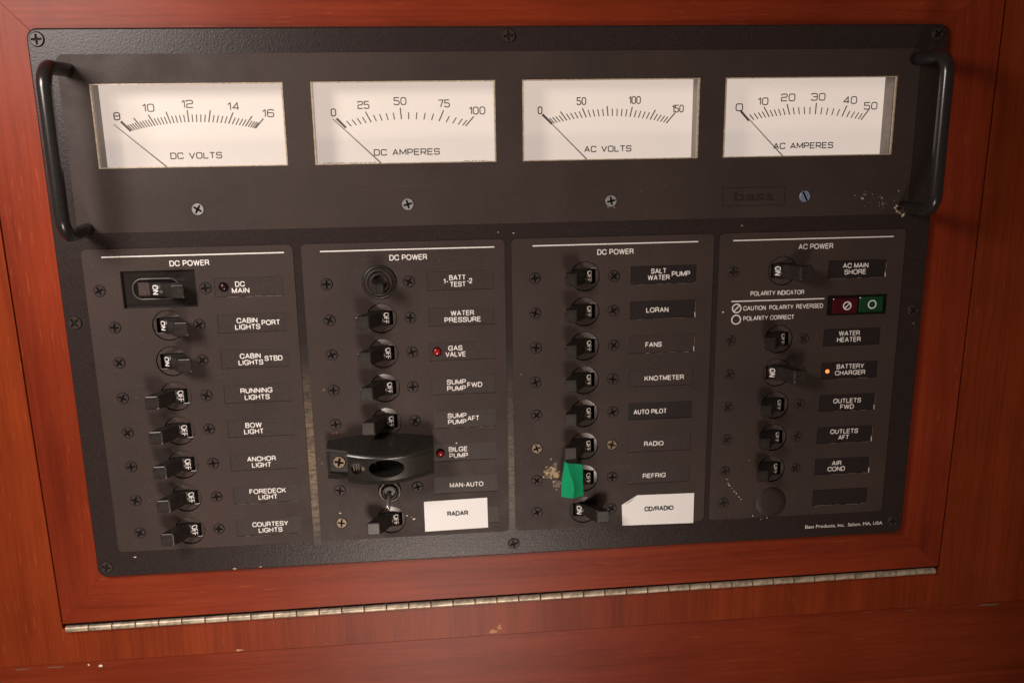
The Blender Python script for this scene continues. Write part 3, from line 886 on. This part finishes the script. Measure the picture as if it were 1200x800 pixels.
# ---------------------------------------------------------------- breaker switches
def face_mesh():
    mb = MB()
    rr = 7.62; s0 = 3.8
    for sg in (-1, 1):
        rows = 7; cols = 10; vs = []; fs = []
        for i in range(rows):
            v = s0 + (rr * .995 - s0) * i / (rows - 1)
            hw = math.sqrt(max(0.02, rr * rr - v * v))
            for j in range(cols + 1):
                u = -hw + 2 * hw * j / cols
                rad = math.hypot(u, v)
                vs.append((u, sg * v, -.80 + .009 * rad * rad))
        for i in range(rows - 1):
            for j in range(cols):
                k = i * (cols + 1) + j
                fs.append((k, k + 1, k + cols + 2, k + cols + 1))
        mb.add(vs, fs, 'gloss_black', True)
        hw = math.sqrt(rr * rr - s0 * s0)
        mb.add([(-hw, sg * s0, -9.5), (hw, sg * s0, -9.5)] + [(-hw + 2 * hw * j / cols, sg * s0, -.80 + .009 * ((-hw + 2 * hw * j / cols) ** 2 + s0 * s0)) for j in range(cols, -1, -1)],
               [tuple(range(cols + 3))], 'slot_black')
    for sg in (-1, 1):
        vs = []; fs = []
        for i in range(9):
            v = -s0 + 2 * s0 * i / 8
            for u in (5.9, 6.6, math.sqrt(rr * rr - v * v)):
                vs.append((sg * u, v, -.80 + .009 * (u * u + v * v)))
        for i in range(8):
            for j in range(2):
                k = i * 3 + j
                fs.append((k, k + 1, k + 4, k + 3))
        mb.add(vs, fs, 'gloss_black', True)
        mb.add([(sg * 5.9, -s0, -1.2), (sg * 5.9, s0, -1.2), (sg * 5.9, s0, -9), (sg * 5.9, -s0, -9)], [(0, 1, 2, 3)], 'slot_black')
    mb.sheet(ring(0, 0, 8.6, 24), -9.6, 'slot_black')
    mb.lathe(0, 0, [(8.6, -9.6), (8.6, -3.05), (8.2, -3.05)], 'slot_black', 32, cap=False)
    return mb.mesh('breaker_face', (0, 0, 0))

def map_text(mb, s, fn, length, cap, mat, weight=.46):
    t = MB()
    label_text(t, s, -length / 2, length / 2, 0, cap, 0, mat, weight, .35)
    mb.add([fn(p[0], -p[1], p[2]) for p in t.v], t.f, mat)

def lever(mb, sg, tip=(9.2, 11.2), base=(0, -4.0), hv=3.6, t0=7.2, t1=7.0, mat='toggle_plastic'):
    """paddle leaning to one side, its end cut parallel to the panel"""
    ht = tip[1]; k = (tip[0] - base[0]) / (ht - base[1])
    secs = [(base[1] + 1, t0, hv, 0), (ht * .5, (t0 + t1) / 2, hv, .3), (ht - .7, t1, hv, 0), (ht - .2, t1 - .35, hv - .18, 0), (ht, t1 - 1.1, hv - .55, 0)]
    vs = []; fs = []
    for hh, t, v, bow in secs:
        c = sg * (base[0] + k * (hh - base[1]) + bow)
        b = .45
        for e, w in ((t / 2 - b, v), (t / 2, v - b), (t / 2, -v + b), (t / 2 - b, -v), (-t / 2 + b, -v), (-t / 2, -v + b), (-t / 2, v - b), (-t / 2 + b, v)):
            vs.append((c + e, w, hh))
    for i in range(len(secs) - 1):
        for j in range(8):
            p = i * 8 + j; q = i * 8 + (j + 1) % 8
            fs.append((p, q, q + 8, p + 8))
    fs.append(tuple(range((len(secs) - 1) * 8, len(secs) * 8)))
    mb.add(vs, fs, mat)
    # moulded dimple near the tip on the upper side
    c = sg * tip[0]; n = 14
    mb.add([(c + 1.3 * math.cos(2 * math.pi * i / n) - sg * .6, -hv - .03, ht - 1.9 + .6 * math.sin(2 * math.pi * i / n)) for i in range(n)], [tuple(range(n))], 'slot_black')

def toggle_mesh(on):
    mb = MB()
    sg = 1 if on else -1
    rb = 5.2; hc = -4.0; n = 36
    vs = [(rb * math.sin(2 * math.pi * k / n), s * 3.68, hc + rb * math.cos(2 * math.pi * k / n)) for s in (-1, 1) for k in range(n)]
    fs = [(k, (k + 1) % n, n + (k + 1) % n, n + k) for k in range(n)]
    mb.add(vs, fs, 'black_plastic', True)
    mb.add(vs[:n], [tuple(range(n))], 'black_plastic'); mb.add(vs[n:], [tuple(range(n))], 'black_plastic')
    lever(mb, sg)
    a0 = R(30) * -sg
    def fn(x, y, z):
        a = a0 + y / rb
        return ((rb + .06 + z) * math.sin(a), x, hc + (rb + .06 + z) * math.cos(a))
    map_text(mb, 'ON' if on else 'OFF', fn, 4.9 if on else 6.1, 3.0, 'white_ink')
    return mb.mesh('toggle', (0, 0, 0))
FACE = face_mesh(); TOG = {True: toggle_mesh(True), False: toggle_mesh(False)}
BN = {(0,1): 'cabin lights port', (0,2): 'cabin lights starboard', (2,7): 'CD radio', (3,0): 'AC main shore', (3,3): 'battery charger'}
for c, r, on in breakers:
    at = (HOLE[c], ROW[r], 0)
    lab = 'breaker switch for %s with its toggle swung right to ON' % BN[(c, r)] if on else None
    if (c, r) == (2, 6): lab = 'breaker switch for the refrigerator, its toggle wrapped in green tape'
    b = empty('breaker_switch', at, panel, lab)
    place('breaker_face', FACE, at, b)
    place('toggle', TOG[on], at, b)

# main breaker in its rectangular recess
b = empty('main_breaker', (49, 135.5, 0), panel, 'large main breaker in a rectangular recess, toggle swung right to ON')
mb = MB()
mb.box(31.1, 66.9, 117.1, 135.4, -4.2, -1.5, 'tray_black')
sl = rrect(35.5, 58.5, 121.2, 131.6, 4.6)
mb.tube([(x, y, -1.35) for x, y in sl] + [(sl[0][0], sl[0][1], -1.35)], .40, 'tray_edge', n=8, caps=False)
mb.prism(sl, -3.0, -1.45, 'slot_black', bottom=False)
mb.box(38.2, 45.5, 122.8, 129.9, -1.5, -.4, 'rust', .5)
part('recess_tray', mb, b)
mb = MB()
rb, hc, n = 6.0, -3.6, 36
vs = [(49 + rb * math.sin(2 * math.pi * k / n), 126.3 + s * 3.7, hc + rb * math.cos(2 * math.pi * k / n)) for s in (-1, 1) for k in range(n)]
mb.add(vs, [(k, (k + 1) % n, n + (k + 1) % n, n + k) for k in range(n)], 'black_plastic', True)
mb.add(vs[:n], [tuple(range(n))], 'black_plastic'); mb.add(vs[n:], [tuple(range(n))], 'black_plastic')
k0 = len(mb.v)
lever(mb, 1, tip=(11.2, 8.6), base=(0, -3.4), hv=3.5, t0=6.6, t1=6.6)
mb.v[k0:] = [(p[0] + 49, p[1] + 126.5, p[2]) for p in mb.v[k0:]]
def fn(x, y, z):
    a = R(-14) + y / rb
    return (49 + (rb + .06 + z) * math.sin(a), 126.3 + x, hc + (rb + .06 + z) * math.cos(a))
map_text(mb, 'ON', fn, 4.9, 3.0, 'white_ink')
part('toggle', mb, b)

# battery test switch: ring nut and a straight paddle
b = empty('rotary_test_switch', (159.7, 126.3, T_OV), panel, 'round battery test switch with a ring nut and straight black paddle')
mb = MB()
u, v = 159.7, 126.0
mb.lathe(u, v, [(8.9, .3), (8.9, 1.0), (8.3, 1.5), (7.5, 1.5), (7.3, 1.0), (7.2, 1.0)], 'black_plastic', 40, cap=False)
mb.lathe(u, v, [(7.3, 1.0), (7.0, 2.6), (6.5, 3.0), (5.9, 3.0), (5.7, 2.2), (5.2, 2.0), (4.9, 3.2), (4.5, 3.6), (3.9, 3.6), (3.7, 1.5)], 'plate_soft', 40)
part('ring_nut', mb, b)
mb = MB()
secs = [(1.0, 2.2, 2.2), (5, 2.6, 2.4), (12, 3.2, 2.6), (15, 3.2, 2.6), (15.6, 2.7, 2.1)]
vs = []; fs = []
for h, a, c in secs: vs += [(u + x, v + y + h * .06, h) for x, y in rrect(-a, a, -c, c, .8, 3)]
k = len(rrect(-1, 1, -1, 1, .3, 3))
for i in range(len(secs) - 1):
    for j in range(k): fs.append((i * k + j, i * k + (j + 1) % k, (i + 1) * k + (j + 1) % k, (i + 1) * k + j))
fs.append(tuple(range((len(secs) - 1) * k, len(secs) * k)))
mb.add(vs, fs, 'black_plastic')
mb.ribbon([(u - .4, v - 1.6), (u - .4, v + 3.4)], .25, 15.64, 'slot_black')
part('paddle', mb, b)

# manual / auto toggle below the guard
b = empty('pump_toggle_switch', (159.7, 242, T_OV), panel, 'small toggle switch with a bright metal bat and crusty nut')
mb = MB()
u, v = 159.9, 241.8
mb.lathe(u, v, [(6.3, .3), (6.2, 1.6), (5.8, 2.0), (4.8, 2.0), (4.7, 1.0)], 'nut_worn', 32, cap=False)
mb.lathe(u, v, [(4.7, 1.0), (4.4, 2.8), (3.8, 3.3), (3.2, 3.3), (2.9, 2.0)], 'black_plastic', 28)
part('ring_nut', mb, b)
mb = MB()
mb.tube([(u, v, 1.5), (u - .3, v + 1.8, 4), (u - .7, v + 4.2, 7), (u - .9, v + 5.8, 8.6), (u - 1.0, v + 6.6, 9.2)], 1.1, 'bat_metal', n=14, r_end=1.35)
part('bat', mb, b)

# blanking plug at the foot of the AC column
mb = MB()
mb.lathe(375.9, 260.4, [(9.3, .1), (9.2, .6), (8.6, 1.0), (5.5, 1.3), (.1, 1.4)], 'plug_black', 36, cap=False)
part('blanking_plug', mb, panel, (375.9, 260.4, T_OV), 'round black plug closing an unused switch hole')

# indicator jewels
def jewel(u, v, r, mat, label):
    mb = MB()
    mb.lathe(u, v, [(r * 1.18, .1), (r * 1.15, .55), (r, .6)], 'slot_black', 24, cap=False)
    mb.lathe(u, v, [(r, .3), (r * .92, .9), (r * .6, 1.35), (r * .1, 1.5)], mat, 24)
    part('indicator_light', mb, panel, (u, v, .1), label)
jewel(80.8, 126.2, 2.1, 'led_dark', 'unlit dark red indicator light beside DC MAIN')
jewel(188.3, 164.3, 2.1, 'led_red', 'red indicator light beside GAS VALVE')
jewel(188.2, 221.4, 2.1, 'led_red', 'red indicator light beside BILGE PUMP')
jewel(404.5, 183.6, 1.2, 'led_lit', 'small lit orange indicator light beside BATTERY CHARGER')

# polarity indicator: two lens caps in one black holder
b = empty('polarity_indicator', (418.7, 151.9, .1), panel, 'polarity indicator with a dark red and a green lens')
mb = MB()
mb.prism([(401.9, 140.9), (435.5, 140.9), (435.5, 151.8), (401.9, 151.8)], .021, .33, 'slot_black')
part('holder', mb, b)
mb = MB(); mb.box(404.6, 418.9, 142.2, 151.0, .34, 1.5, 'red_lens', .5)
mb.ribbon(ring(412.7, 146.5, 2.1, 28), .62, 1.54, 'white_ink', True)
mb.ribbon([(411.4, 147.8), (414.1, 145.2)], .62, 1.55, 'white_ink')
part('lens', mb, b, label='dark red lens with a crossed white ring')
mb = MB(); mb.box(419.7, 433.4, 141.9, 150.6, .34, 1.5, 'green_lens', .5)
mb.ribbon(ring(426.9, 146.2, 2.15, 28), .62, 1.54, 'white_ink', True)
part('lens', mb, b, label='green lens with a white ring')

# grab handles
mb = MB()
def handle_mesh():
    mb = MB()
    rr, hh, L = 3.3, 30.0, 76.0
    path = [(0, 0, 0), (0, 0, 8), (0, 0, 16)]
    rad = 9
    for k in range(9):
        a = R(90 * k / 8)
        path.append((0, rad - rad * math.cos(a), hh - rad + rad * math.sin(a)))
    path += [(0, L * .3, hh), (0, L * .5, hh), (0, L * .7, hh)]
    for k in range(9):
        a = R(90 * k / 8)
        path.append((0, L - rad + rad * math.sin(a), hh - rad + rad * math.cos(a)))
    path += [(0, L, 16), (0, L, 8), (0, L, 0)]
    mb.tube(path, rr, 'handle', n=24)
    return mb.mesh('grab_handle', (0, 0, 0))
HM = handle_mesh()
place('grab_handle', HM, (17.6, 19.5, .05), panel)
place('grab_handle', HM, (440.6, 17.6, .05), panel, 'black grab handle with crusty corrosion around its lower foot')
mb = MB()
rd = random.Random(21)
for k in range(26):
    a = rd.uniform(.3, 3.6); q = rd.uniform(3.2, 4.9)
    mb.blob(440.6 + q * math.cos(a), 93.6 + q * math.sin(a), rd.uniform(.25, .8), .42 + .01 * k, rd.choice(['chip_gold', 'chip_white', 'chip_gold', 'chip_tan']), n=8, seed=k)
part('corrosion', mb, panel, (440.6, 97, 0))

# ---------------------------------------------------------------- loose things on the panel
# moulded guard over the bilge pump breaker
gd = empty('switch_guard', (156, 231, T_OV))
tag(gd, 'bowed black plastic guard screwed over the bilge pump switch', 'switch guard')
mb = MB()
U = [128.2, 131, 134.5, 138.8] + [139.4 + 45.2 * k / 30 for k in range(31)]
vs = []; fs = []
for u in U:
    t = (u - 128.2) / (184.6 - 128.2)
    h = 9.5 + 10.5 * math.sin(math.pi * min(1, t * .86)) ** .8 if u > 139 else 9.3 + (u - 128.2) * .12
    tb = 211.0 - 2.6 * math.sin(math.pi * t)
    tf = 213.2 + 2.0 * math.sin(math.pi * t)
    bf = 229.6 + .6 * math.sin(math.pi * t) - max(0, t - .6) * 6.0
    bb = bf + .8
    vs += [(u, tb, .3), (u, tb + .3, 2.0), (u, tf - .7, h - .9), (u, tf, h - .25), (u, tf + .5, h), (u, tf + 1.0, h - .1), (u, tf + 1.5, h - .9), (u, bf - 1.9, h - .9), (u, bf - 1.3, h - .1), (u, bf - .6, h), (u, bf, h - .4), (u, bf + .2, h - 1.2), (u, bb, .3)]
K = 13
for i in range(len(U) - 1):
    for j in range(K):
        fs.append((i * K + j, i * K + (j + 1) % K, (i + 1) * K + (j + 1) % K, (i + 1) * K + j))
fs += [tuple(range(K)), tuple(range((len(U) - 1) * K, len(U) * K))]
mb.add(vs, fs, 'guard')
body_me = mb.mesh('guard_body', (156, 231, T_OV))
# openings cut into the guard: finger hole and the sunk screw seat
def cutter(loop, h0, h1, mat):
    c = MB(); c.prism(loop, h0, h1, mat)
    o = bpy.data.objects.new('cutter', c.mesh('cutter', (156, 231, T_OV))); COL.objects.link(o); o.location = world(156, 231, T_OV)
    return o
body = place('guard_body', body_me, (156, 231, T_OV), gd)
cuts = [cutter([(159.8 + 9.3 * math.cos(a), 221.6 + 4.9 * math.sin(a)) for a in [2 * math.pi * i / 40 for i in range(40)]], 8, 40, 'slot_black'),
        cutter([(129.6, 214.6), (139.2, 215.4), (139.2, 228.2), (129.6, 226.6)], 7.6, 40, 'guard_lit'),
        cutter([(144.2 + 3.0 * math.cos(a), 221.6 + 3.6 * math.sin(a)) for a in [2 * math.pi * i / 24 for i in range(24)]], 13.2, 40, 'guard')]
for c in cuts:
    md = body.modifiers.new('cut', 'BOOLEAN'); md.operation = 'DIFFERENCE'; md.object = c; md.solver = 'EXACT'
bpy.context.view_layer.update()
dg = bpy.context.evaluated_depsgraph_get()
new = bpy.data.meshes.new_from_object(body.evaluated_get(dg), depsgraph=dg)
body.modifiers.clear()
body.data = new
new.polygons.foreach_set('use_smooth', [True] * len(new.polygons))
new.set_sharp_from_angle(angle=R(28))
for c in cuts: bpy.data.objects.remove(c)
mb = MB()
mb.lathe(147.8, 221.8, [(1.5, 13), (1.4, 17.2), (.8, 17.9), (.1, 18.0)], 'guard_lit', 16, cap=False)
for k in range(3):
    mb.box(142.3 + 1.3 * k, 142.9 + 1.3 * k, 219.4, 223.8, 13.0, 14.6, 'guard_lit', .15)
part('latch_button', mb, gd)
o = place('screw', screw_mesh(3.3, 'screw_worn', dome=.8), (134.4, 220.9, 7.65), gd)
o.rotation_euler = (0, .2, 0)

# green tape flag on the refrigerator toggle
mb = MB()
A = [  # rows from top to bottom: tucked back edge, left fold, crease, right edge
    [(255.8, 226.4, 4.6), (255.4, 226.2, 9.2), (256.6, 226.6, 11.2), (265.2, 228.6, 8.8)],
    [(255.2, 231.0, 4.8), (254.6, 231.0, 10.0), (257.6, 231.4, 12.6), (265.4, 232.6, 9.4)],
    [(254.6, 236.0, 5.0), (253.7, 236.0, 11.0), (259.4, 236.6, 13.6), (265.3, 237.0, 10.2)],
    [(254.2, 241.0, 5.2), (253.3, 240.8, 12.0), (259.8, 241.2, 14.6), (265.3, 241.4, 11.2)],
    [(254.0, 245.2, 5.4), (253.0, 245.0, 12.8), (259.0, 245.4, 15.0), (265.4, 245.4, 12.0)]]
def spl(rows, n=5):
    out = []
    for c in range(3):
        for i in range(n):
            t = i / n
            out.append([tuple(p * (1 - t) + q * t + (.35 * math.sin(math.pi * t) if k == 2 else 0) * (-1 if c == 2 else .4) for k, (p, q) in enumerate(zip(r[c], r[c + 1]))) for r in rows])
    out.append([r[3] for r in rows])
    return out
G = spl(A)
G = [[tuple(c[j][k] * (1 - t) + c[min(j + 1, 4)][k] * t for k in range(3)) for j in range(5) for t in ((0, .5) if j < 4 else (0,))] for c in G]
nu, nv = len(G), len(G[0])
vs = [p for c in G for p in c]
fs = [(i * nv + j, i * nv + j + 1, (i + 1) * nv + j + 1, (i + 1) * nv + j) for i in range(nu - 1) for j in range(nv - 1)]
n0 = len(vs)
vs += [(p[0] + .15, p[1], p[2] - .35) for p in vs]
fs += [tuple(n0 + q for q in reversed(f)) for f in list(fs)]
edge = [(i, 0) for i in range(nu)] + [(nu - 1, j) for j in range(1, nv)] + [(i, nv - 1) for i in range(nu - 2, -1, -1)] + [(0, j) for j in range(nv - 2, 0, -1)]
ei = [i * nv + j for i, j in edge]
fs += [(ei[k], ei[(k + 1) % len(ei)], n0 + ei[(k + 1) % len(ei)], n0 + ei[k]) for k in range(len(ei))]
mb.add(vs, fs, 'tape', True)
tp = part('tape_flag', mb, None, (259, 240, 5)) if False else place('tape_flag', mb.mesh('tape_flag', (259, 240, 5)), (259, 240, 5))
tp.data.set_sharp_from_angle(angle=R(24))
tag(tp, 'folded piece of glossy green tape wrapped around a switch toggle', 'tape')

# paper labels stuck over two name plates
def sticker(pts, words, x0, x1, v, label, curl=None):
    mb = MB()
    mb.prism(pts, .42, .62, 'paper')
    label_text(mb, words, x0, x1, v, 2.9, .64, 'ink_black', .66)
    if curl: mb.sheet(curl, .66, 'chip_paper')
    o = place('paper_label', mb.mesh('paper_label', (pts[0][0], pts[2][1], .42)), (pts[0][0], pts[2][1], .42))
    tag(o, label, 'label', 'paper labels stuck on the panel')
M['chip_paper'] = plain('scuffed_paper', (.62, .52, .40), .7)
sticker([(178.2, 249.2), (213.2, 248.6), (213.4, 266.5), (178.3, 267.0)], 'RADAR', 190.81, 202.46, 257.0, 'white paper label printed RADAR below the switch guard')
sticker([(289.3, 257.2), (298.2, 251.8), (330.9, 252.2), (331.0, 270.5), (289.8, 269.8)], 'CD/RADIO', 302.26, 319.24, 260.4,
        'white paper label printed CD/RADIO with one corner cut off', [(290.6, 257.0), (294, 254.8), (296.6, 253.2), (294.8, 255.4), (292, 256.8)])
